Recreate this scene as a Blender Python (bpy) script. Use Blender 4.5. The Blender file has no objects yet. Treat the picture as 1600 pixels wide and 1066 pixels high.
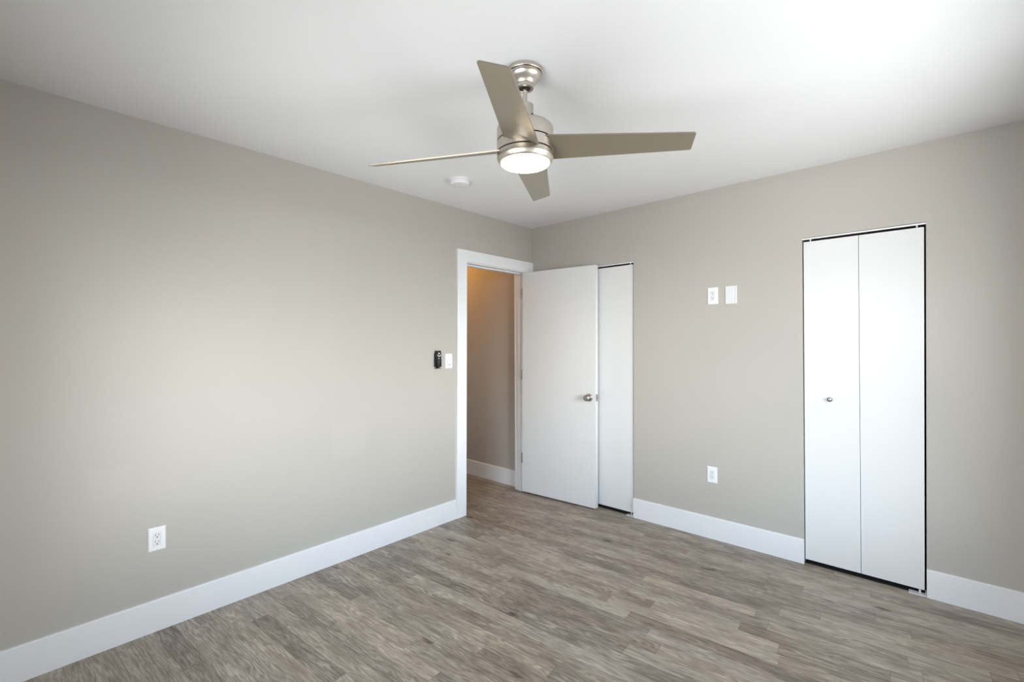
import bpy, bmesh, math, random
from mathutils import Vector, Matrix

SC = bpy.context.scene
COL = SC.collection
R = math.radians

# ------------------------------------------------------------------ camera
H = 2.494                                   # ceiling height
XW, YF = 3.32, -3.62                        # wall_right plane, wall_front plane
cam_d = bpy.data.cameras.new('camera')
cam_d.sensor_fit = 'HORIZONTAL'
cam_d.sensor_width = 36.0
cam_d.lens = 720.11 / 1600 * 36.0
cam_d.clip_start = 0.02
cam = bpy.data.objects.new('camera', cam_d)
COL.objects.link(cam)
_r = Vector((0.7407601565, 0.6717535299, -0.0046460216))
_u = Vector((0.0064902432, -0.0002408470, 0.9999789091))
_f = Vector((-0.6717382431, 0.7407746871, 0.0045382535))
M = Matrix((( _r.x, _u.x, -_f.x, 2.82087), (_r.y, _u.y, -_f.y, -3.39769), (_r.z, _u.z, -_f.z, 1.4), (0, 0, 0, 1)))
cam.matrix_world = M
SC.camera = cam

# ------------------------------------------------------------------ view, sky, daylight
SC.view_settings.view_transform = 'Standard'
SC.view_settings.look = 'None'
SC.view_settings.gamma = 1.0
SC.view_settings.use_curve_mapping = False
SC.view_settings.exposure = 0.02
SC.cycles.max_bounces = 16
SC.cycles.diffuse_bounces = 10
SC.cycles.glossy_bounces = 6
SC.cycles.transparent_max_bounces = 12
SC.cycles.caustics_reflective = False
SC.cycles.caustics_refractive = False
SC.cycles.sample_clamp_indirect = 6.0

# daylight: sky and ground brightness in invented bands, shaped to light the room,
# with separate values towards +x, on the diagonal and away from +x
SKY_GAIN = 40.0
world = bpy.data.worlds.new('sky')
SC.world = world
world.use_nodes = True
wn, wl = world.node_tree.nodes, world.node_tree.links
wn.clear()


def w_node(kind, op=None, **inp):
    n = wn.new(kind)
    if op:
        n.operation = op
    for k, v in inp.items():
        k = k.replace('_', ' ') if isinstance(k, str) else k
        n.inputs[k].default_value = v
    return n


w_out = wn.new('ShaderNodeOutputWorld')
w_bg = wn.new('ShaderNodeBackground')
w_bg.inputs['Strength'].default_value = SKY_GAIN
w_tc = wn.new('ShaderNodeTexCoord')
w_sep = wn.new('ShaderNodeSeparateXYZ')
wl.new(w_tc.outputs['Generated'], w_sep.inputs[0])
w_h = w_node('ShaderNodeMapRange', From_Min=-1.0, From_Max=1.0)
wl.new(w_sep.outputs['Z'], w_h.inputs['Value'])
w_xy = wn.new('ShaderNodeCombineXYZ')
wl.new(w_sep.outputs['X'], w_xy.inputs[0])
wl.new(w_sep.outputs['Y'], w_xy.inputs[1])
w_len = wn.new('ShaderNodeVectorMath')
w_len.operation = 'LENGTH'
wl.new(w_xy.outputs[0], w_len.inputs[0])
w_div = w_node('ShaderNodeMath', 'DIVIDE')
wl.new(w_sep.outputs['X'], w_div.inputs[0])
wl.new(w_len.outputs['Value'], w_div.inputs[1])
Z_STOPS = (-0.8, -0.475, -0.275, -0.14, 0.0, 0.14, 0.275, 0.475, 0.8)
FACING_X = (5, 14, 4, 8, 31, 31, 15, 10, 2)
DIAGONAL = (1, 24, 8, 5, 5, 12, 24, 14, 2)
OFF_X = (3, 16, 8, 18, 17, 18, 18, 9, 2)
C_GROUND, C_HAZE, C_SKY = (0.985, 0.98, 1.0), (0.97, 0.98, 1.0), (0.70, 0.83, 1.0)


def w_profile(vals):
    rmp = wn.new('ShaderNodeValToRGB')
    el = rmp.color_ramp.elements
    for i, (z, v) in enumerate(zip(Z_STOPS, vals)):
        c = C_GROUND if z < -0.1 else C_HAZE if z < 0.2 else C_SKY
        e = el[0] if i == 0 else el.new((z + 1) / 2)
        e.position = (z + 1) / 2
        e.color = tuple(v / SKY_GAIN * q for q in c) + (1,)
        if i == 0:
            el.remove(el[1])
    wl.new(w_h.outputs[0], rmp.inputs[0])
    return rmp.outputs[0]


def w_blend(a, b, lo, hi):
    f = w_node('ShaderNodeMapRange', From_Min=lo, From_Max=hi)
    f.interpolation_type = 'SMOOTHSTEP'
    wl.new(w_div.outputs[0], f.inputs['Value'])
    m = wn.new('ShaderNodeMix')
    m.data_type = 'RGBA'
    wl.new(f.outputs[0], m.inputs[0])
    wl.new(a, m.inputs[6])
    wl.new(b, m.inputs[7])
    return m.outputs[2]


w_col = w_blend(w_blend(w_profile(OFF_X), w_profile(DIAGONAL), 0.2, 0.4), w_profile(FACING_X), 0.7, 0.9)
wl.new(w_col, w_bg.inputs['Color'])
wl.new(w_bg.outputs[0], w_out.inputs[0])

# window openings: (wall, lo, hi, sill, head)
WIN_A = (-2.00, -0.80, 0.60, 2.15)          # in wall_right, along y
WIN_B = (1.20, 2.40, 0.60, 1.90)            # in wall_front, along x


def portal(name, loc, rot, sx, sy):
    d = bpy.data.lights.new(name, 'AREA')
    d.shape = 'RECTANGLE'
    d.size, d.size_y = sx, sy
    d.cycles.is_portal = True
    o = bpy.data.objects.new(name, d)
    o.location = loc
    o.rotation_euler = rot
    COL.objects.link(o)


portal('sky_portal', (XW + 0.205, (WIN_A[0] + WIN_A[1]) / 2, (WIN_A[2] + WIN_A[3]) / 2), (R(90), 0, R(90)), WIN_A[1] - WIN_A[0], WIN_A[3] - WIN_A[2])
portal('sky_portal', ((WIN_B[0] + WIN_B[1]) / 2, YF - 0.205, (WIN_B[2] + WIN_B[3]) / 2), (R(90), 0, 0), WIN_B[1] - WIN_B[0], WIN_B[3] - WIN_B[2])


# ------------------------------------------------------------------ materials
def new_mat(name):
    m = bpy.data.materials.new(name)
    m.use_nodes = True
    nt = m.node_tree
    return m, nt, nt.nodes['Principled BSDF']


def s2l(r, g, b):
    f = lambda c: (c / 255 / 12.92) if c / 255 <= 0.04045 else ((c / 255 + 0.055) / 1.055) ** 2.4
    return (f(r), f(g), f(b), 1)


def simple(name, col, rough=0.5, metal=0.0, spec=0.5, emit=None, es=0.0, aniso=0.0, var=0.0, vscale=40.0):
    m, nt, p = new_mat(name)
    p.inputs['Base Color'].default_value = col
    p.inputs['Roughness'].default_value = rough
    p.inputs['Metallic'].default_value = metal
    p.inputs['Specular IOR Level'].default_value = spec
    if emit:
        p.inputs['Emission Color'].default_value = emit
        p.inputs['Emission Strength'].default_value = es
    if aniso:
        p.inputs['Anisotropic'].default_value = aniso
        t = nt.nodes.new('ShaderNodeTangent')
        t.direction_type = 'RADIAL'
        t.axis = 'Z'
        nt.links.new(t.outputs[0], p.inputs['Tangent'])
    if var:
        tc = nt.nodes.new('ShaderNodeTexCoord')
        n = nt.nodes.new('ShaderNodeTexNoise')
        n.inputs['Scale'].default_value = vscale
        n.inputs['Detail'].default_value = 3
        mr = nt.nodes.new('ShaderNodeMapRange')
        mr.inputs['To Min'].default_value = 1 - var
        mr.inputs['To Max'].default_value = 1 + var
        mx = nt.nodes.new('ShaderNodeVectorMath')
        mx.operation = 'SCALE'
        mx.inputs[0].default_value = col[:3]
        nt.links.new(tc.outputs['Object'], n.inputs['Vector'])
        nt.links.new(n.outputs[0], mr.inputs['Value'])
        nt.links.new(mr.outputs[0], mx.inputs['Scale'])
        nt.links.new(mx.outputs[0], p.inputs['Base Color'])
    return m


def paint(name, col, rough, bump, patches=False):
    """rolled wall paint: fine orange-peel bump, faint roller and touch-up variation"""
    m, nt, p = new_mat(name)
    N, L = nt.nodes, nt.links
    p.inputs['Roughness'].default_value = rough
    p.inputs['Specular IOR Level'].default_value = 0.35
    tc = N.new('ShaderNodeTexCoord')
    n1 = N.new('ShaderNodeTexNoise')
    n1.inputs['Scale'].default_value = 220
    n1.inputs['Detail'].default_value = 4
    b = N.new('ShaderNodeBump')
    b.inputs['Strength'].default_value = bump
    b.inputs['Distance'].default_value = 0.001
    L.new(tc.outputs['Object'], n1.inputs['Vector'])
    L.new(n1.outputs[0], b.inputs['Height'])
    L.new(b.outputs[0], p.inputs['Normal'])
    n2 = N.new('ShaderNodeTexNoise')
    n2.inputs['Scale'].default_value = 1.6
    n2.inputs['Detail'].default_value = 2
    L.new(tc.outputs['Object'], n2.inputs['Vector'])
    mr = N.new('ShaderNodeMapRange')
    mr.inputs['From Min'].default_value = 0.3
    mr.inputs['From Max'].default_value = 0.7
    mr.inputs['To Min'].default_value = 0.985
    mr.inputs['To Max'].default_value = 1.015
    L.new(n2.outputs[0], mr.inputs['Value'])
    sc = N.new('ShaderNodeVectorMath')
    sc.operation = 'SCALE'
    sc.inputs[0].default_value = col[:3]
    L.new(mr.outputs[0], sc.inputs['Scale'])
    last = sc.outputs[0]
    if patches:
        xyz = N.new('ShaderNodeSeparateXYZ')
        wob = N.new('ShaderNodeTexNoise')
        wob.inputs['Scale'].default_value = 9
        dist = N.new('ShaderNodeVectorMath')
        dist.operation = 'MULTIPLY_ADD'
        dist.inputs[1].default_value = (0.05, 0.05, 0.05)
        L.new(tc.outputs['Object'], wob.inputs['Vector'])
        L.new(wob.outputs['Color'], dist.inputs[0])
        L.new(tc.outputs['Object'], dist.inputs[2])
        L.new(dist.outputs[0], xyz.inputs[0])
        for y0, y1, z0, z1 in patches:
            mask = None
            for sock, a, b in (('Y', y0, y1), ('Z', z0, z1)):
                d = N.new('ShaderNodeMath')
                d.operation = 'SUBTRACT'
                d.inputs[1].default_value = (a + b) / 2 + 0.025
                L.new(xyz.outputs[sock], d.inputs[0])
                ab = N.new('ShaderNodeMath')
                ab.operation = 'ABSOLUTE'
                L.new(d.outputs[0], ab.inputs[0])
                r_ = N.new('ShaderNodeMapRange')
                r_.interpolation_type = 'SMOOTHSTEP'
                for k, x in (('From Min', (b - a) / 2 - 0.008), ('From Max', (b - a) / 2 + 0.008), ('To Min', 1.0), ('To Max', 0.0)):
                    r_.inputs[k].default_value = x
                L.new(ab.outputs[0], r_.inputs['Value'])
                if mask is None:
                    mask = r_.outputs[0]
                else:
                    q = N.new('ShaderNodeMath')
                    q.operation = 'MULTIPLY'
                    L.new(mask, q.inputs[0])
                    L.new(r_.outputs[0], q.inputs[1])
                    mask = q.outputs[0]
            mr2 = N.new('ShaderNodeMapRange')
            mr2.inputs['To Min'].default_value = 1.0
            mr2.inputs['To Max'].default_value = 1.025
            L.new(mask, mr2.inputs['Value'])
            s2 = N.new('ShaderNodeVectorMath')
            s2.operation = 'SCALE'
            L.new(last, s2.inputs[0])
            L.new(mr2.outputs[0], s2.inputs['Scale'])
            last = s2.outputs[0]
    L.new(last, p.inputs['Base Color'])
    return m


def floor_mat():
    """grey-brown wood-look plank floor, narrow strips running nearly along x"""
    m, nt, p = new_mat('grey oak laminate')
    N, L = nt.nodes, nt.links

    def math_(op, a, b=None, c=None):
        n = N.new('ShaderNodeMath')
        n.operation = op
        for i, v in enumerate((a, b, c)):
            if v is None:
                continue
            if isinstance(v, (int, float)):
                n.inputs[i].default_value = v
            else:
                L.new(v, n.inputs[i])
        return n.outputs[0]

    def noise(vec, scale, detail=4, rough=0.55, dist=0.0, w=None):
        n = N.new('ShaderNodeTexNoise')
        if w is not None:
            n.noise_dimensions = '4D'
            L.new(w, n.inputs['W'])
        n.inputs['Scale'].default_value = scale
        n.inputs['Detail'].default_value = detail
        n.inputs['Roughness'].default_value = rough
        n.inputs['Distortion'].default_value = dist
        L.new(vec, n.inputs['Vector'])
        return n.outputs[0]

    def comb(x, y, z=0.0):
        n = N.new('ShaderNodeCombineXYZ')
        for i, v in enumerate((x, y, z)):
            if isinstance(v, (int, float)):
                n.inputs[i].default_value = v
            else:
                L.new(v, n.inputs[i])
        return n.outputs[0]

    def white(vec):
        n = N.new('ShaderNodeTexWhiteNoise')
        n.noise_dimensions = '2D'
        L.new(vec, n.inputs['Vector'])
        return n.outputs[0]

    def mrange(v, a, b, c, d):
        n = N.new('ShaderNodeMapRange')
        for k, x in (('From Min', a), ('From Max', b), ('To Min', c), ('To Max', d)):
            n.inputs[k].default_value = x
        L.new(v, n.inputs['Value'])
        return n.outputs[0]

    tc = N.new('ShaderNodeTexCoord')
    mp = N.new('ShaderNodeMapping')
    mp.inputs['Rotation'].default_value = (0, 0, R(-4.5))
    L.new(tc.outputs['Object'], mp.inputs['Vector'])
    sp = N.new('ShaderNodeSeparateXYZ')
    L.new(mp.outputs[0], sp.inputs[0])
    X, Y = sp.outputs['X'], sp.outputs['Y']
    WID = 0.083
    row_f = math_('DIVIDE', Y, WID)
    row = math_('FLOOR', row_f)
    row_fr = math_('FRACT', row_f)
    off = white(comb(row, 3.7))
    leng = mrange(white(comb(row, 9.1)), 0, 1, 0.55, 1.05)
    col_f = math_('ADD', math_('DIVIDE', X, leng), math_('MULTIPLY', off, 7.3))
    colm = math_('FLOOR', col_f)
    col_fr = math_('FRACT', col_f)
    pid = white(comb(row, colm))
    pid2 = white(comb(colm, math_('ADD', row, 51.3)))
    w4 = math_('MULTIPLY', pid, 40.0)
    # grain, stretched along the plank, a different sample of it on each strip
    gx = math_('MULTIPLY', X, 1.0)
    fine = noise(comb(math_('MULTIPLY', X, 9.0), math_('MULTIPLY', Y, 150.0)), 1.0, 8, 0.70, 0.35, w4)
    pores = noise(comb(math_('MULTIPLY', X, 22.0), math_('MULTIPLY', Y, 420.0)), 1.0, 3, 0.6, 0.0, w4)
    warp = noise(comb(math_('MULTIPLY', X, 3.2), math_('MULTIPLY', Y, 16.0)), 1.0, 3, 0.5, 0.0, w4)
    rings = math_('SINE', math_('ADD', math_('MULTIPLY', Y, 300.0), math_('MULTIPLY', warp, 60.0)))
    blot = noise(comb(math_('MULTIPLY', X, 4.0), math_('MULTIPLY', Y, 14.0)), 1.0, 3, 0.55, 0.4, w4)
    # knots: sparse stretched cells
    vo = N.new('ShaderNodeTexVoronoi')
    vo.inputs['Scale'].default_value = 1.0
    vo.inputs['Randomness'].default_value = 1.0
    L.new(comb(math_('MULTIPLY', X, 2.7), math_('MULTIPLY', Y, 7.5)), vo.inputs['Vector'])
    kn_n = noise(comb(math_('MULTIPLY', X, 30.0), math_('MULTIPLY', Y, 80.0)), 1.0, 3, 0.6)
    kd = math_('ADD', vo.outputs['Distance'], math_('MULTIPLY', math_('SUBTRACT', kn_n, 0.5), 0.16))
    knot = mrange(kd, 0.02, 0.14, 1.0, 0.0)
    # keep about half of the knots
    vsep = N.new('ShaderNodeSeparateColor')
    L.new(vo.outputs['Color'], vsep.inputs[0])
    knot = math_('MULTIPLY', knot, math_('GREATER_THAN', vsep.outputs[0], 0.42))
    # value
    v = math_('ADD', mrange(fine, 0.25, 0.75, -0.30, 0.30), mrange(blot, 0.3, 0.7, -0.15, 0.10))
    v = math_('ADD', v, math_('MULTIPLY', math_('MULTIPLY', rings, 0.13), mrange(blot, 0.35, 0.65, 0.1, 1.0)))
    v = math_('SUBTRACT', v, mrange(pores, 0.56, 0.72, 0.0, 0.16))
    v = math_('ADD', v, mrange(pid, 0, 1, -0.11, 0.11))
    v = math_('ADD', v, 0.51)
    v = math_('SUBTRACT', v, math_('MULTIPLY', knot, 0.5))
    ramp = N.new('ShaderNodeValToRGB')
    e = ramp.color_ramp.elements
    e[0].position, e[0].color = 0.0, s2l(60, 54, 47)
    e[1].position, e[1].color = 1.0, s2l(206, 198, 181)
    for pos, c in ((0.3, s2l(116, 105, 94)), (0.52, s2l(152, 141, 128)), (0.75, s2l(180, 169, 155))):
        q = e.new(pos)
        q.color = c
    L.new(v, ramp.inputs[0])
    # slight warm / cool shift per strip
    tint = N.new('ShaderNodeMix')
    tint.data_type = 'RGBA'
    tint.blend_type = 'MULTIPLY'
    tint.inputs[0].default_value = 1.0
    tr = N.new('ShaderNodeValToRGB')
    tr.color_ramp.elements[0].color = (1.025, 1.0, 0.955, 1)
    tr.color_ramp.elements[1].color = (0.985, 1.0, 1.015, 1)
    L.new(pid2, tr.inputs[0])
    L.new(ramp.outputs[0], tint.inputs[6])
    L.new(tr.outputs[0], tint.inputs[7])
    # seams between strips
    s1 = math_('LESS_THAN', row_fr, 0.016)
    s2 = math_('LESS_THAN', math_('MULTIPLY', col_fr, leng), 0.0018)
    seam = math_('MAXIMUM', s1, s2)
    dk = N.new('ShaderNodeMix')
    dk.data_type = 'RGBA'
    L.new(math_('MULTIPLY', seam, 0.55), dk.inputs[0])
    L.new(tint.outputs[2], dk.inputs[6])
    dk.inputs[7].default_value = s2l(70, 62, 55)
    L.new(dk.outputs[2], p.inputs['Base Color'])
    L.new(mrange(fine, 0.2, 0.8, 0.46, 0.36), p.inputs['Roughness'])
    p.inputs['Specular IOR Level'].default_value = 0.45
    b = N.new('ShaderNodeBump')
    b.inputs['Strength'].default_value = 0.12
    b.inputs['Distance'].default_value = 0.001
    L.new(math_('SUBTRACT', fine, math_('MULTIPLY', seam, 0.8)), b.inputs['Height'])
    L.new(b.outputs[0], p.inputs['Normal'])
    return m


M_WALL = paint('greige wall paint', s2l(180, 176, 169), 0.55, 0.10)
M_WALL_LEFT = paint('greige wall paint with touch-ups', s2l(180, 176, 169), 0.55, 0.10, ((-2.00, -1.76, 0.66, 0.89), (-3.14, -3.00, 0.70, 0.83)))
M_CEIL = paint('flat white ceiling paint', s2l(227, 228, 229), 0.8, 0.12)
M_TRIM = simple('white satin trim paint', s2l(230, 232, 234), 0.38, var=0.012, vscale=9)
M_DOOR = simple('white door paint', s2l(221, 222, 222), 0.42, var=0.010, vscale=6)
M_PLATE = simple('white plastic', s2l(234, 235, 236), 0.35, var=0.01)
M_PLATE2 = simple('off white plastic', s2l(222, 224, 227), 0.35, var=0.01)
M_SLOT = simple('dark socket opening', s2l(40, 38, 36), 0.6, var=0.05)
M_NICKEL = simple('brushed nickel', (0.60, 0.55, 0.49, 1), 0.29, metal=1.0, aniso=0.7, var=0.03, vscale=90)
M_NICKEL_S = simple('satin nickel', (0.40, 0.37, 0.33, 1), 0.28, metal=1.0, var=0.03, vscale=90)
M_HINGE = simple('dull hinge metal', (0.22, 0.20, 0.18, 1), 0.5, metal=0.8, var=0.05)
M_GROOVE = simple('black motor gap', (0.012, 0.011, 0.011, 1), 0.6, var=0.05)
M_BLADE = simple('taupe metallic blade finish', s2l(146, 137, 121), 0.30, metal=0.45, var=0.015, vscale=14)
M_GLOW = simple('lit opal diffuser', (0.95, 0.93, 0.9, 1), 0.4, emit=(1.0, 0.80, 0.54, 1), es=26.0, var=0.005)
M_BLACK = simple('black plastic', s2l(24, 25, 27), 0.28, var=0.05)
M_SILVER = simple('silver button plastic', s2l(205, 208, 212), 0.3, metal=0.2, var=0.02)
M_SMOKE = simple('white detector plastic', s2l(224, 224, 226), 0.5, var=0.01)
M_STEEL = simple('zinc hardware', (0.78, 0.79, 0.80, 1), 0.4, metal=0.15, var=0.04, vscale=120)
M_FLOOR = floor_mat()


def glass_mat(name, tint):
    m = bpy.data.materials.new(name)
    m.use_nodes = True
    N, L = m.node_tree.nodes, m.node_tree.links
    N.clear()
    o = N.new('ShaderNodeOutputMaterial')
    mx = N.new('ShaderNodeMixShader')
    t = N.new('ShaderNodeBsdfTransparent')
    g = N.new('ShaderNodeBsdfGlossy')
    g.inputs['Roughness'].default_value = 0.02
    t.inputs[0].default_value = tint
    mx.inputs[0].default_value = 0.04
    L.new(t.outputs[0], mx.inputs[1])
    L.new(g.outputs[0], mx.inputs[2])
    L.new(mx.outputs[0], o.inputs[0])
    return m


M_GLASS = glass_mat('clear window glass', (0.98, 0.99, 0.985, 1))


# ------------------------------------------------------------------ builders
def link(name, bm, mat, parent=None, smooth=False, bevel=0.0, seg=2):
    if bevel:
        es = [e for e in bm.edges if e.is_manifold and e.calc_face_angle(0) > R(25)]
        bmesh.ops.bevel(bm, geom=es, offset=bevel, segments=seg, affect='EDGES', profile=0.6, clamp_overlap=True)
    bmesh.ops.recalc_face_normals(bm, faces=bm.faces)
    me = bpy.data.meshes.new(name)
    bm.to_mesh(me)
    bm.free()
    me.materials.append(mat)
    if smooth:
        for p in me.polygons:
            p.use_smooth = True
        try:
            me.set_sharp_from_angle(angle=R(32))
        except Exception:
            pass
    o = bpy.data.objects.new(name, me)
    COL.objects.link(o)
    if parent:
        o.parent = parent
    return o


def tag(o, label=None, cat=None, group=None, kind=None):
    if label:
        o['label'] = label
    if cat:
        o['category'] = cat
    if group:
        o['group'] = group
    if kind:
        o['kind'] = kind
    return o


def thing(name, loc, label, cat, group=None, rot=(0, 0, 0), kind=None):
    o = bpy.data.objects.new(name, None)
    o.empty_display_size = 0.05
    o.location = loc
    o.rotation_euler = rot
    COL.objects.link(o)
    return tag(o, label, cat, group, kind)


def box(bm, a, b):
    x0, y0, z0 = a
    x1, y1, z1 = b
    vs = [bm.verts.new(p) for p in ((x0, y0, z0), (x1, y0, z0), (x1, y1, z0), (x0, y1, z0), (x0, y0, z1), (x1, y0, z1), (x1, y1, z1), (x0, y1, z1))]
    for f in ((0, 3, 2, 1), (4, 5, 6, 7), (0, 1, 5, 4), (1, 2, 6, 5), (2, 3, 7, 6), (3, 0, 4, 7)):
        bm.faces.new([vs[i] for i in f])
    return vs


def prism(bm, pts, d0, d1, axis='y'):
    """closed outline pts (u, v) extruded along an axis from d0 to d1"""
    def P(u, v, d):
        return {'y': (u, d, v), 'x': (d, u, v), 'z': (u, v, d)}[axis]
    a = [bm.verts.new(P(u, v, d0)) for u, v in pts]
    b = [bm.verts.new(P(u, v, d1)) for u, v in pts]
    bm.faces.new(a)
    bm.faces.new(list(reversed(b)))
    n = len(pts)
    for i in range(n):
        bm.faces.new((a[i], b[i], b[(i + 1) % n], a[(i + 1) % n]))


def lathe(bm, prof, n=64, axis='z', org=(0, 0, 0)):
    """revolve (r, h) profile; open ends of zero radius are closed to a point"""
    rings = []
    for r, h in prof:
        if r < 1e-6:
            p = {'z': (0, 0, h), 'y': (0, h, 0), 'x': (h, 0, 0)}[axis]
            rings.append([bm.verts.new(Vector(p) + Vector(org))])
        else:
            ring = []
            for i in range(n):
                t = 2 * math.pi * i / n
                c, s = r * math.cos(t), r * math.sin(t)
                p = {'z': (c, s, h), 'y': (c, h, s), 'x': (h, c, s)}[axis]
                ring.append(bm.verts.new(Vector(p) + Vector(org)))
            rings.append(ring)
    for A, B in zip(rings, rings[1:]):
        if len(A) == 1 and len(B) == 1:
            continue
        for i in range(n):
            j = (i + 1) % n
            if len(A) == 1:
                bm.faces.new((A[0], B[i], B[j]))
            elif len(B) == 1:
                bm.faces.new((A[i], A[j], B[0]))
            else:
                bm.faces.new((A[i], A[j], B[j], B[i]))


def wall_mesh(u_cuts, v_cuts, holes, d0, d1, axis, adjust=None):
    """a slab with real openings: cells on a grid, reveals closed around each hole"""
    bm = bmesh.new()
    cache = {}

    def V(i, j, k):
        key = (i, j, k)
        if key not in cache:
            u, v, d = u_cuts[i], v_cuts[j], (d0, d1)[k]
            if adjust:
                u, v = adjust(u, v)
            cache[key] = bm.verts.new((u, d, v) if axis == 'y' else (d, u, v))
        return cache[key]

    nu, nv = len(u_cuts) - 1, len(v_cuts) - 1

    def solid(i, j):
        if i < 0 or j < 0 or i >= nu or j >= nv:
            return False
        uc, vc = (u_cuts[i] + u_cuts[i + 1]) / 2, (v_cuts[j] + v_cuts[j + 1]) / 2
        return not any(a < uc < b and c < vc < d for a, b, c, d in holes)

    for i in range(nu):
        for j in range(nv):
            if not solid(i, j):
                continue
            bm.faces.new((V(i, j, 0), V(i + 1, j, 0), V(i + 1, j + 1, 0), V(i, j + 1, 0)))
            bm.faces.new((V(i, j, 1), V(i, j + 1, 1), V(i + 1, j + 1, 1), V(i + 1, j, 1)))
            for di, dj, e in ((-1, 0, ((i, j), (i, j + 1))), (1, 0, ((i + 1, j), (i + 1, j + 1))), (0, -1, ((i, j), (i + 1, j))), (0, 1, ((i, j + 1), (i + 1, j + 1)))):
                if not solid(i + di, j + dj):
                    a, b = e
                    bm.faces.new((V(*a, 0), V(*b, 0), V(*b, 1), V(*a, 1)))
    return bm


def struct(name, bm, mat, **k):
    return tag(link(name, bm, mat, **k), kind='structure')


# ------------------------------------------------------------------ the shell
bm = bmesh.new()
box(bm, (-1.75, YF - 0.2, -0.12), (XW + 0.2, 0.75, 0.0))
struct('floor', bm, M_FLOOR)
bm = bmesh.new()
box(bm, (-1.75, YF - 0.2, H), (XW + 0.2, 0.75, H + 0.12))
struct('ceiling', bm, M_CEIL)

WT = 0.125                                   # thickness of the wall with the doorway
DY0, DY1, DZ = -0.872, -0.098, 2.072         # rough doorway in wall_left


def out_of_plumb(y, z):
    """the latch side of the doorway leans about 20 mm over its height"""
    return y + 0.0092 * z if -1.2 < y < -0.5 else y


def plumb_bm(bm):
    for v in bm.verts:
        v.co.y = out_of_plumb(v.co.y, v.co.z)


bm = wall_mesh([YF - 0.2, DY0, DY1, 0.0], [0, DZ, H], [(DY0, DY1, -1, DZ)], -WT, 0.0, 'x', lambda u, v: (out_of_plumb(u, v), v))
struct('wall_left', bm, M_WALL_LEFT)

CL0, CL1 = 0.345, 1.062                      # closet opening behind the open door
BF0, BF1 = 2.2245, 2.809                     # closet opening on the right
OZ = 2.055


def lean(u, v):
    t = 1 - min(max(v / OZ, 0), 1)
    if abs(u - CL1) < 1e-5:
        u -= 0.011 * t
    if abs(u - BF1) < 1e-5:
        u -= 0.010 * t
    return u, v


bm = wall_mesh([0.0, CL0, CL1, BF0, BF1, XW + 0.2], [0, OZ, H], [(CL0, CL1, -1, OZ), (BF0, BF1, -1, OZ)], 0.0, 0.10, 'y', lean)
struct('wall_back', bm, M_WALL)
bm = bmesh.new()
box(bm, (0.0, 0.68, 0), (XW + 0.2, 0.75, H))
box(bm, (1.45, 0.10, 0), (1.53, 0.68, H))
box(bm, (XW + 0.1, 0.10, 0), (XW + 0.2, 0.68, H))
box(bm, (0.0, 0.10, 0), (0.08, 0.68, H))
struct('wall_closet', bm, M_WALL)
M_GAP_SHADE = simple('painted gap shade', s2l(44, 42, 40), 0.85, var=0.1, vscale=12)  # near-black sheet added to paint the shade in the gap under the bifold doors
bm = bmesh.new()
box(bm, (0.08, 0.012, 0.0), (1.45, 0.68, 0.0015))
struct('floor_gap_shade', bm, M_GAP_SHADE)
bm = bmesh.new()
box(bm, (1.53, 0.012, 0.0), (XW + 0.1, 0.68, 0.0015))
struct('floor_gap_shade_right', bm, M_GAP_SHADE)
HY = -0.036
bm = bmesh.new()
box(bm, (-1.75, HY, 0), (-WT, 0.06, H))
struct('wall_hall', bm, M_WALL)
bm = bmesh.new()
box(bm, (-1.75, -2.2, 0), (-1.63, HY, H))
struct('wall_hall_left', bm, M_WALL)
bm = bmesh.new()
box(bm, (-1.63, -2.2, 0), (-WT, -2.1, H))
struct('wall_hall_front', bm, M_WALL)
bm = wall_mesh([YF - 0.2, WIN_A[0], WIN_A[1], 0.0], [0, WIN_A[2], WIN_A[3], H], [WIN_A], XW, XW + 0.2, 'x')
struct('wall_right', bm, M_WALL)
bm = wall_mesh([0.0, WIN_B[0], WIN_B[1], XW], [0, WIN_B[2], WIN_B[3], H], [WIN_B], YF - 0.2, YF, 'y')
struct('wall_front', bm, M_WALL)


def window(name, axis, win, d, glass):
    a, b, c, e = win
    root = thing(name, (0, 0, 0), None, None, kind='structure')
    t = 0.045

    def bx(bm, u0, u1, v0, v1, d0, d1):
        if axis == 'y':
            box(bm, (u0, d0, v0), (u1, d1, v1))
        else:
            box(bm, (d0, u0, v0), (d1, u1, v1))
    bm = bmesh.new()
    bx(bm, a, a + t, c, e, d - 0.03, d + 0.03)
    bx(bm, b - t, b, c, e, d - 0.03, d + 0.03)
    bx(bm, a + t, b - t, c, c + t, d - 0.03, d + 0.03)
    bx(bm, a + t, b - t, e - t, e, d - 0.03, d + 0.03)
    m_ = (a + b) / 2
    bx(bm, m_ - 0.02, m_ + 0.02, c + t, e - t, d - 0.025, d + 0.025)
    link('window_frame', bm, M_TRIM, root)
    for u0, u1 in ((a + t, m_ - 0.02), (m_ + 0.02, b - t)):
        bm = bmesh.new()
        bx(bm, u0, u1, c + t, e - t, d - 0.003, d + 0.003)
        link('window_pane', bm, glass, root)


window('window_1', 'x', WIN_A, XW + 0.12, M_GLASS)
window('window_2', 'y', WIN_B, YF - 0.12, M_GLASS)

# baseboards, 152 mm tall and 15 mm thick, eased top edge
BT, BH = 0.015, 0.1525


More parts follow.
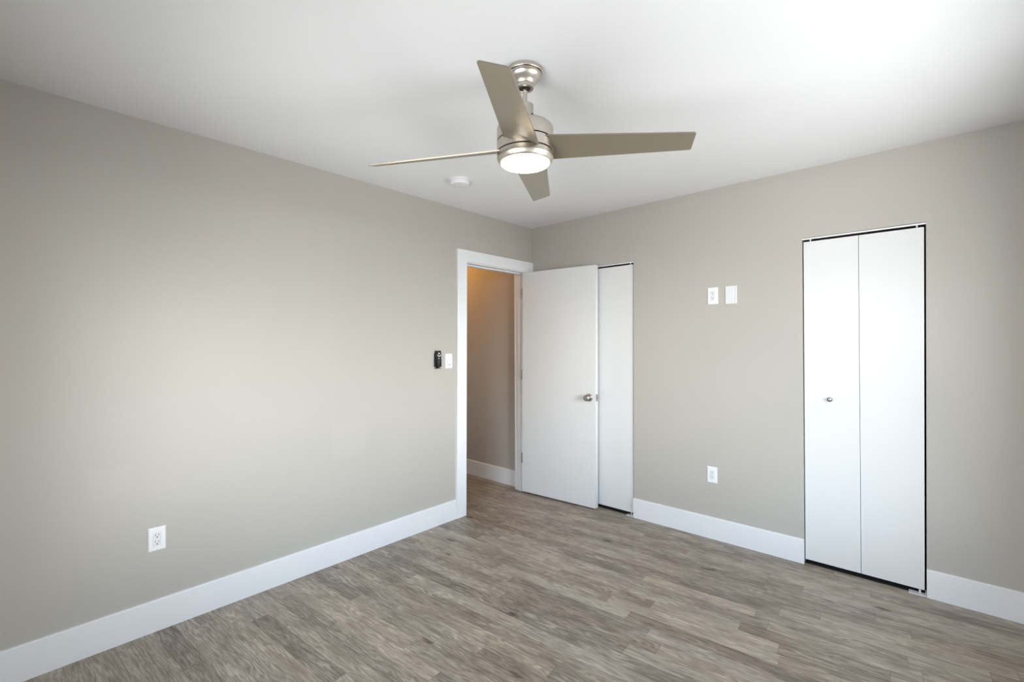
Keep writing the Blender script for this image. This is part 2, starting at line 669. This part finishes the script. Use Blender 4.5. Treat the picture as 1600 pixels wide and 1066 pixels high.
def baseboard(name, a, b, axis, d, sgn, lean_end=0.0):
    bm = bmesh.new()
    prof = [(0, 0), (BT, 0), (BT, BH - 0.004), (BT - 0.004, BH), (0, BH)]
    A, B = [], []
    for t, z in prof:
        dd = d + sgn * t
        A.append(bm.verts.new((a, dd, z) if axis == 'y' else (dd, a, z)))
        B.append(bm.verts.new((b, dd, z) if axis == 'y' else (dd, b, z)))
    bm.faces.new(A)
    bm.faces.new(list(reversed(B)))
    for i in range(5):
        j = (i + 1) % 5
        bm.faces.new((A[i], B[i], B[j], A[j]))
    return struct(name, bm, M_TRIM)


CAS0 = -0.971                                # outer edge of the doorway casing
baseboard('baseboard_left', YF, CAS0, 'x', 0.0, 1)
baseboard('baseboard_back', CL1 - 0.008, BF0 + 0.001, 'y', 0.0, -1)
baseboard('baseboard_back_right', BF1 - 0.0095, XW - BT, 'y', 0.0, -1)
baseboard('baseboard_right', YF, 0.0, 'x', XW, -1)
baseboard('baseboard_front', BT, XW - BT, 'y', YF, 1)
baseboard('baseboard_hall', -1.63, -WT - 0.02, 'y', HY, -1)

# doorway casing: flat boards, 20 mm proud of the wall, and the jamb with its stop
root = thing('trim_1', (0, 0, 0), 'white flat casing around the open doorway in the left corner', 'door casing', kind='structure')
CT = 0.019
JY0, JY1, JZ = -0.862, -0.100, 2.062         # clear opening inside the jambs
bm = bmesh.new()
box(bm, (0, CAS0, 0), (CT, -0.870, 2.069))
plumb_bm(bm)
link('casing_leg', bm, M_TRIM, root, bevel=0.0015)
bm = bmesh.new()
box(bm, (0, -0.094, 0), (CT, -0.003, 2.069))
link('casing_leg', bm, M_TRIM, root, bevel=0.0015)
bm = bmesh.new()
box(bm, (0, CAS0, 2.069), (CT, -0.003, 2.163))
plumb_bm(bm)
link('casing_head', bm, M_TRIM, root, bevel=0.0015)
bm = bmesh.new()
box(bm, (-WT - 0.012, JY1, 0), (0.004, DY1 + 0.001, JZ))
link('jamb', bm, M_TRIM, root, bevel=0.001)
bm = bmesh.new()
box(bm, (-WT - 0.012, DY0 - 0.001, 0), (0.004, JY0, JZ))
plumb_bm(bm)
link('jamb', bm, M_TRIM, root, bevel=0.001)
bm = bmesh.new()
box(bm, (-WT - 0.012, DY0 - 0.001, JZ), (0.004, DY1 + 0.001, DZ + 0.001))
plumb_bm(bm)
link('jamb_head', bm, M_TRIM, root, bevel=0.001)
bm = bmesh.new()
box(bm, (-0.086, JY1 - 0.012, 0), (-0.050, JY1, JZ))
link('door_stop', bm, M_TRIM, root, bevel=0.002)
bm = bmesh.new()
box(bm, (-0.086, JY0, 0), (-0.050, JY0 + 0.012, JZ))
plumb_bm(bm)
link('door_stop', bm, M_TRIM, root, bevel=0.002)
bm = bmesh.new()
box(bm, (-0.086, JY0 + 0.012, JZ - 0.012), (-0.050, JY1 - 0.012, JZ))
plumb_bm(bm)
link('door_stop', bm, M_TRIM, root, bevel=0.002)

# ------------------------------------------------------------------ hinged door, standing open
DW, DTK, DB, DT = 0.756, 0.044, 0.015, 2.057
door = thing('door_1', (-0.013, -0.1365, 0), 'white flush hinged door standing open with a nickel knob', 'door', rot=(0, R(0.33), R(4.8)), kind='structure')
bm = bmesh.new()
box(bm, (0, 0, DB), (DW, DTK, DT))
link('door_leaf', bm, M_DOOR, door, bevel=0.0025)
for z in (0.28, 1.06, 1.82):
    bm = bmesh.new()
    lathe(bm, [(0, z), (0.006, z), (0.006, z + 0.09), (0, z + 0.09)], 16, org=(-0.008, 0.004, 0))
    link('hinge', bm, M_HINGE, door, smooth=True)
KX, KZ = DW - 0.060, 0.941
for side in (0, 1):
    bm = bmesh.new()
    prof = [(0, 0.0), (0.032, 0.0), (0.0325, 0.003), (0.028, 0.007), (0.016, 0.010), (0.0125, 0.016), (0.0125, 0.026), (0.017, 0.031), (0.0245, 0.037), (0.0275, 0.046), (0.0265, 0.054), (0.021, 0.060), (0.012, 0.0625), (0, 0.063)]
    if side == 0:
        lathe(bm, [(r, -h) for r, h in prof], 40, 'y', (KX, 0, KZ))
    else:
        prof = [(r, h * 0.62) for r, h in prof]
        lathe(bm, [(r, h) for r, h in prof], 40, 'y', (KX, DTK, KZ))
    link('door_knob', bm, M_NICKEL_S, door, smooth=True)
bm = bmesh.new()
box(bm, (DW - 0.001, 0.009, KZ - 0.029), (DW + 0.0015, 0.035, KZ + 0.029))
plate = link('latch_plate', bm, M_NICKEL_S, door, bevel=0.0006)
bm = bmesh.new()
prism(bm, [(DW + 0.001, 0.015), (DW + 0.004, 0.015), (DW + 0.012, 0.029), (DW + 0.001, 0.029)], KZ - 0.008, KZ + 0.008, 'z')
link('latch_bolt', bm, M_NICKEL_S, plate)


# ------------------------------------------------------------------ bifold closet doors
def bifold(name, label, x0, x1t, x1b, split, knob_x=None, pins=(), bracket=None):
    root = thing(name, (0, 0, 0), label, 'closet door', kind='structure')
    yf, yb, zb, zt = 0.010, 0.038, 0.027, 2.0305
    for i, (a_t, a_b, b_t, b_b) in enumerate(((x0 + 0.0065, x0 + 0.0045, split - 0.0012, split - 0.0012), (split + 0.0012, split + 0.0012, x1t - 0.0085, x1b - 0.0085))):
        bm = bmesh.new()
        vs = box(bm, (a_b, yf, zb), (b_b, yb, zt))
        for k in (4, 7):
            vs[k].co.x = a_t
        for k in (5, 6):
            vs[k].co.x = b_t
        pn = link('door_panel', bm, M_DOOR, root, bevel=0.0012)
        if knob_x and i == 0:
            bm = bmesh.new()
            lathe(bm, [(r, yf - h) for r, h in ((0, 0), (0.009, 0.0), (0.0085, 0.003), (0.0055, 0.006), (0.0055, 0.012), (0.010, 0.016), (0.0135, 0.021), (0.013, 0.026), (0.008, 0.030), (0, 0.031))], 32, 'y', (knob_x, 0, 1.046))
            link('knob', bm, M_NICKEL_S, pn, smooth=True)
    bm = bmesh.new()
    y0, y1, z0, z1 = 0.003, 0.022, 2.0435, OZ
    for a, b in (((x0, y0, z1 - 0.002), (x1t, y1, z1)), ((x0, y0, z0), (x1t, y0 + 0.003, z1))):
        box(bm, a, b)
    link('top_track', bm, M_TRIM, root)
    for x in pins:
        bm = bmesh.new()
        lathe(bm, [(0, zt - 0.004), (0.004, zt - 0.004), (0.004, 2.052), (0, 2.052)], 16, org=(x, 0.018, 0))
        link('pivot_pin', bm, M_PLATE, root, smooth=True)
    if bracket:
        bm = bmesh.new()
        bx0, bx1 = bracket
        box(bm, (bx0, -0.010, 0.0), (bx1, 0.030, 0.004))
        box(bm, (bx1 - 0.003, -0.004, 0.004), (bx1, 0.030, 0.022))
        lathe(bm, [(0, 0.003), (0.005, 0.003), (0.005, 0.0225), (0, 0.0225)], 14, org=(bx1 - 0.026, 0.018, 0))
        link('floor_bracket', bm, M_STEEL, root)
    return root


bifold('door_2', 'white two panel bifold closet door behind the open hinged door', CL0, CL1, CL1 - 0.011, 0.700, pins=(CL1 - 0.036,), bracket=(CL1 - 0.075, CL1 - 0.014))
bifold('door_3', 'white two panel bifold closet door with a small round knob', BF0, BF1, BF1 - 0.010, 2.5105, knob_x=2.364, pins=(BF1 - 0.038, BF0 + 0.042), bracket=(BF1 - 0.085, BF1 - 0.012))


# ------------------------------------------------------------------ wall plates
def frame_on(wall, u, z):
    """empty on a wall: local x along the wall (viewer's right), local -y out into the room, local z up"""
    if wall == 'back':
        return (u, 0, z), (0, 0, 0)
    return (0, u, z), (0, 0, R(90))


def plate_bm(w, h, t, hole=None):
    bm = bmesh.new()
    n = 0.004
    a = [(-w / 2, -h / 2), (w / 2, -h / 2), (w / 2, h / 2), (-w / 2, h / 2)]
    A = [bm.verts.new((x, 0, z)) for x, z in a]
    B = [bm.verts.new((x, -t * 0.45, z)) for x, z in a]
    D = [bm.verts.new((x - math.copysign(n, x), -t, z - math.copysign(n, z))) for x, z in a]
    bm.faces.new(A)
    bm.faces.new(D)
    for P, Q in ((A, B), (B, D)):
        for i in range(4):
            j = (i + 1) % 4
            bm.faces.new((P[i], P[j], Q[j], Q[i]))
    return bm


def screw(parent, z, t):
    bm = bmesh.new()
    lathe(bm, [(0, -t - 0.0012), (0.0022, -t - 0.001), (0.0032, -t + 0.0003), (0.0032, 0.0)], 16, 'y', (0, 0, z))
    link('screw', bm, M_PLATE2, parent, smooth=True)


def outlet(wall, u, z, w, h, label):
    loc, rot = frame_on(wall, u, z)
    o = thing('wall_outlet', loc, label, 'outlet', 'white wall outlets', rot)
    t = 0.0055
    link('cover_plate', plate_bm(w, h, t), M_PLATE, o)
    bm = bmesh.new()
    box(bm, (-0.0168, -t - 0.0022, -0.0335), (0.0168, -0.002, 0.0335))
    rc = link('receptacle', bm, M_PLATE2, o, bevel=0.0012)
    for s in (1, -1):
        zc = s * 0.0165 + 0.001
        for dx, hh in ((-0.0064, 0.0040), (0.0064, 0.0034)):
            bm = bmesh.new()
            box(bm, (dx - 0.0011, -t - 0.0027, zc + 0.0035 - hh), (dx + 0.0011, -t - 0.0012, zc + 0.0035 + hh))
            link('slot', bm, M_SLOT, rc)
        bm = bmesh.new()
        lathe(bm, [(0, -t - 0.0027), (0.0028, -t - 0.0027), (0.0028, -t - 0.0012), (0, -t - 0.0012)], 18, 'y', (0, 0, zc - 0.0075))
        link('ground_hole', bm, M_SLOT, rc)
    screw(o, 0.0485, t)
    screw(o, -0.0485, t)
    return o


outlet('left', -2.892, 0.4465, 0.070, 0.114, 'white double outlet low on the left wall above the baseboard')
outlet('back', 1.664, 0.4535, 0.070, 0.114, 'white double outlet low on the back wall between the two closets')
outlet('back', 1.676, 1.7295, 0.071, 0.120, 'white double outlet high on the back wall beside the blank plate')

loc, rot = frame_on('back', 1.800, 1.7285)
o = thing('cable_plate', loc, 'white blank cable plate high on the back wall right of the outlet', 'wall plate', None, rot)
bm = bmesh.new()
w, h, t = 0.0365, 0.0605, 0.006
box(bm, (-w, -0.003, -h), (w, 0, h))
box(bm, (-w, -t, -h), (-w + 0.005, -0.003, h))
box(bm, (w - 0.008, -t - 0.004, -h), (w, -0.003, h))
box(bm, (-w + 0.005, -t, -h), (w - 0.008, -0.003, -h + 0.006))
box(bm, (-w + 0.005, -t, h - 0.006), (w - 0.008, -0.003, h))
link('cover_plate', bm, M_PLATE, o)
bm = bmesh.new()
prism(bm, [(-w + 0.0055, -0.0032), (w - 0.0085, -0.0032), (w - 0.0085, -0.0042), (w - 0.020, -0.0082), (-w + 0.0055, -0.0070)], -h + 0.0065, h - 0.0065, 'z')
link('insert', bm, M_PLATE2, o)

loc, rot = frame_on('left', -1.0345, 1.2605)
o = thing('light_switch', loc, 'white rocker light switch on the left wall beside the doorway casing', 'light switch', None, rot)
t = 0.0055
link('cover_plate', plate_bm(0.070, 0.116, t), M_PLATE, o)
bm = bmesh.new()
prism(bm, [(-0.002, -0.0335), (-t - 0.0045, -0.0335), (-t - 0.0012, 0.0), (-t - 0.0018, 0.0335), (-0.002, 0.0335)], -0.0168, 0.0168, 'x')
for v in bm.verts:                           # outline was (depth, height): put depth on y
    v.co = Vector((v.co.x, v.co.y, v.co.z))
rk = link('rocker', bm, M_PLATE2, o, bevel=0.0008)
bm = bmesh.new()
box(bm, (-0.0075, -t - 0.0048, -0.0315), (0.0075, -t - 0.0030, -0.0285))
link('indicator', bm, M_SLOT, rk)
screw(o, 0.0485, t)
screw(o, -0.0485, t)

# fan remote in its cradle, left of the switch
U0, Z0 = -1.1525, 1.278
loc, rot = frame_on('left', U0, Z0)


def shield(wt, wb, z0, z1, n=8):
    """outline: square shoulders at the top, narrowing to a rounded foot"""
    pts = [(-wt * 0.86, z1), (wt * 0.86, z1), (wt, z1 - 0.008), (wt * 1.06, z1 - 0.045), (wt * 1.02, (z0 + z1) / 2 - 0.01), (wb * 1.1, z0 + 0.030)]
    for i in range(n + 1):
        a = -math.pi * i / n
        pts.append((wb * 0.92 * math.cos(a), z0 + 0.014 + 0.014 * math.sin(a)))
    pts += [(-wb * 1.1, z0 + 0.030), (-wt * 1.02, (z0 + z1) / 2 - 0.01), (-wt * 1.06, z1 - 0.045), (-wt, z1 - 0.008)]
    return pts


cr_ = thing('remote_cradle', loc, 'black wall cradle holding the fan remote on the left wall', 'holder', None, rot)
bm = bmesh.new()
prism(bm, shield(0.0255, 0.020, -0.068, 0.052), -0.004, 0.0, 'y')
link('back_plate', bm, M_BLACK, cr_, bevel=0.001)
bm = bmesh.new()
box(bm, (-0.0285, -0.022, -0.058), (-0.0250, -0.002, -0.002))
box(bm, (0.0250, -0.022, -0.058), (0.0285, -0.002, -0.002))
box(bm, (-0.0250, -0.022, -0.0705), (0.0250, -0.002, -0.0665))
link('pocket', bm, M_BLACK, cr_)
rm = thing('fan_remote', loc, 'black fan remote with pale buttons resting in its wall cradle', 'remote control', None, rot)
bm = bmesh.new()
prism(bm, shield(0.0225, 0.0150, -0.066, 0.066), -0.026, -0.0045, 'y')
body = link('body', bm, M_BLACK, rm, bevel=0.003)
bm = bmesh.new()
lathe(bm, [(0, -0.0285), (0.006, -0.0283), (0.0075, -0.0270), (0.0078, -0.0255), (0, -0.0255)], 28, 'y', (0.002, 0, 0.044))
link('button', bm, M_SILVER, rm, smooth=True)
bm = bmesh.new()
pts = []
for i in range(17):
    a = R(200 + 140 * i / 16)
    pts.append((0.0025 + 0.0185 * math.cos(a), 0.040 + 0.021 * math.sin(a)))
for i in range(17):
    a = R(340 - 140 * i / 16)
    pts.append((0.0025 + 0.0150 * math.cos(a), 0.043 + 0.0165 * math.sin(a)))
prism(bm, pts, -0.0274, -0.0258, 'y')
link('button_ring', bm, M_SILVER, rm)
bm = bmesh.new()
lathe(bm, [(0, -0.0280), (0.0042, -0.0276), (0.005, -0.0256), (0, -0.0256)], 24, 'y', (0.0, 0, 0.007))
link('button', bm, M_SILVER, rm, smooth=True)
bm = bmesh.new()
prism(bm, [(-0.003, -0.034), (0.001, -0.034), (0.001, -0.020), (0.006, -0.006), (0.002, -0.006), (-0.002, -0.018)], -0.0270, -0.0258, 'y')
link('indicator', bm, simple('grey print', s2l(110, 114, 118), 0.4, var=0.03), rm)

# ------------------------------------------------------------------ smoke detector
sd = thing('smoke_detector', (0.497, -1.347, H), 'round white smoke detector on the ceiling near the doorway', 'smoke detector')
bm = bmesh.new()
lathe(bm, [(0, 0), (0.070, 0), (0.0705, -0.003), (0.070, -0.009), (0.066, -0.011), (0, -0.011)], 64)
link('base', bm, M_SMOKE, sd, smooth=True)
bm = bmesh.new()
lathe(bm, [(0.060, -0.0105), (0.0605, -0.013), (0.0635, -0.0135), (0.0640, -0.016), (0.0630, -0.031), (0.059, -0.036), (0.050, -0.038), (0.030, -0.0395), (0, -0.040)], 64)
cv = link('cover', bm, M_SMOKE, sd, smooth=True)
bm = bmesh.new()
lathe(bm, [(0.0600, -0.0105), (0.0602, -0.0128), (0.058, -0.0128)], 64)
link('vent_slot', bm, M_SLOT, sd)
bm = bmesh.new()
lathe(bm, [(0, -0.0415), (0.008, -0.0412), (0.009, -0.0385), (0, -0.0380)], 24, org=(0.012, 0.012, 0.001))
link('button', bm, M_PLATE2, cv, smooth=True)
bm = bmesh.new()
lathe(bm, [(0, -0.0395), (0.0025, -0.0392), (0.0028, -0.037), (0, -0.037)], 14, org=(0.006, -0.045, 0.0))
link('indicator', bm, M_SLOT, cv)

# ------------------------------------------------------------------ ceiling fan
AX = (1.6241, -1.9942)
fan = thing('ceiling_fan', (AX[0], AX[1], H), 'brushed nickel ceiling fan with four taupe blades and a lit round lamp', 'ceiling fan')
bm = bmesh.new()
lathe(bm, [(0, 0), (0.0690, 0), (0.0706, -0.0012), (0.0706, -0.0158), (0.0698, -0.0170), (0.0610, -0.0174), (0.0605, -0.0205), (0.0668, -0.0208),
           (0.0664, -0.0240), (0.0630, -0.0320), (0.0560, -0.0400), (0.0480, -0.0475), (0.0415, -0.0540), (0.0380, -0.0590), (0.0372, -0.0605),
           (0.0342, -0.0612), (0.0338, -0.0630), (0.0345, -0.0640), (0.0345, -0.0745), (0.0330, -0.0760), (0.0245, -0.0765), (0.0235, -0.0750), (0.0230, -0.0600), (0, -0.0600)], 96)
link('canopy', bm, M_NICKEL, fan, smooth=True)
bm = bmesh.new()
lathe(bm, [(0.0095, -0.058), (0.0185, -0.060), (0.0205, -0.066), (0.017, -0.072), (0.0095, -0.075)], 48)
link('hanger_ball', bm, M_GROOVE, fan, smooth=True)
bm = bmesh.new()
lathe(bm, [(0, -0.062), (0.0088, -0.062), (0.0088, -0.20), (0, -0.20)], 40)
link('downrod', bm, M_NICKEL, fan, smooth=True)
bm = bmesh.new()
lathe(bm, [(0, -0.1385), (0.0300, -0.1385), (0.0335, -0.1410), (0.0340, -0.1440), (0.0340, -0.1760), (0.0355, -0.1800), (0.0355, -0.2060), (0.0370, -0.2160), (0, -0.2160)], 64)
cp = link('rod_coupling', bm, M_NICKEL, fan, smooth=True)
bm = bmesh.new()
lathe(bm, [(0, 0.030), (0.0045, 0.030), (0.0045, 0.0405), (0.003, 0.0415), (0, 0.0415)], 20, 'x', (0, 0, -0.190))
link('set_screw', bm, M_GROOVE, cp, smooth=True)
zg1, zg2, zr, zl = 2.2035 - H, 2.159 - H, 2.1375 - H, 2.1185 - H
RH = 0.113
bm = bmesh.new()
lathe(bm, [(0.0372, -0.2120), (0.060, -0.2150), (0.090, -0.2215), (0.104, -0.2270), (0.1105, -0.2330), (RH, -0.2400), (RH, zg1 + 0.0028), (RH - 0.001, zg1 + 0.0021), (0.100, zg1 + 0.0020)], 128)
link('upper_housing', bm, M_NICKEL, fan, smooth=True)
bm = bmesh.new()
lathe(bm, [(0.100, zg1 - 0.0020), (RH - 0.001, zg1 - 0.0021), (RH, zg1 - 0.0028), (RH, zg2 + 0.0032), (RH - 0.001, zg2 + 0.0025), (0.100, zg2 + 0.0023)], 128)
link('lower_housing', bm, M_NICKEL, fan, smooth=True)
bm = bmesh.new()
lathe(bm, [(0.1065, zg1 + 0.010), (0.1065, zg2 - 0.012)], 96)
link('motor_core', bm, M_GROOVE, fan, smooth=True)
bm = bmesh.new()
lathe(bm, [(0.100, zg2 - 0.0023), (RH - 0.001, zg2 - 0.0025), (RH, zg2 - 0.0032), (RH, zr + 0.002), (0.1122, zr - 0.002), (0.1045, zl + 0.003), (0.1015, zl + 0.0002), (0.0985, zl + 0.0004), (0.0975, zl + 0.006)], 128)
link('light_ring', bm, M_NICKEL, fan, smooth=True)
bm = bmesh.new()
lathe(bm, [(0.0975, zl + 0.004), (0.0978, zl), (0.094, zl - 0.0035), (0.080, zl - 0.0075), (0.055, zl - 0.0105), (0.028, zl - 0.0118), (0, zl - 0.0122)], 96)
link('light_diffuser', bm, M_GLOW, fan, smooth=True)

# blades: each a thin pitched board, one edge tapering towards the tip
ZB, PITCH, PHI = 2.1761 - H, 0.2995, 0.5423
DROOP = ((-0.014, -0.029, -0.004, 0.003), (0.005, -0.006, -0.001, -0.001), (-0.017, 0.038, 0.004, 0.012), (-0.028, -0.003, 0.001, -0.014))
for k in range(4):
    dz, dp, da, dR = DROOP[k]
    a = PHI + k * math.pi / 2 + da
    pt = PITCH + dp
    e = Vector((math.cos(a), math.sin(a), dz / 0.64))
    n = Vector((-math.sin(a) * math.cos(pt), math.cos(a) * math.cos(pt), -math.sin(pt)))
    up = e.cross(n).normalized()
    def P(s, t, h):
        return Vector((0, 0, ZB)) + e * s + n * t + up * h
    RL, RR = 0.6365 + dR, 0.6400 + dR
    def lw(s): return 0.0700 + (0.0652 - 0.0700) * (s - 0.13) / (0.6365 - 0.13)
    def rw(s): return -(0.0693 + (0.0294 - 0.0693) * (s - 0.13) / (0.64 - 0.13))
    c = 0.006
    out = [(0.088, lw(0.088)), (RL - c, lw(RL - c)), (RL, lw(RL) - c), (RR, rw(RR) + c), (RR - c, rw(RR - c)), (0.083, rw(0.083))]
    bm = bmesh.new()
    A = [bm.verts.new(P(s, t, 0.0)) for s, t in out]
    B = [bm.verts.new(P(s, t, 0.005)) for s, t in out]
    bm.faces.new(A)
    bm.faces.new(list(reversed(B)))
    for i in range(6):
        j = (i + 1) % 6
        bm.faces.new((A[i], A[j], B[j], B[i]))
    link('blade', bm, M_BLADE, fan, bevel=0.001)

# ------------------------------------------------------------------ the hall's own ceiling lamp (seen only by its warm light)
hl = thing('hall_lamp', (-1.10, -0.55, H), 'small opal ceiling lamp in the hall beyond the doorway', 'ceiling lamp')
bm = bmesh.new()
lathe(bm, [(0, 0), (0.07, 0), (0.07, -0.02), (0, -0.02)], 40)
link('base', bm, M_NICKEL_S, hl, smooth=True)
bm = bmesh.new()
lathe(bm, [(0.06, -0.02), (0.075, -0.04), (0.070, -0.075), (0.04, -0.10), (0, -0.108)], 40)
link('lamp_shade', bm, simple('warm lit glass', (0.9, 0.8, 0.6, 1), 0.4, emit=(1.0, 0.46, 0.11, 1), es=95.0, var=0.01), hl, smooth=True)
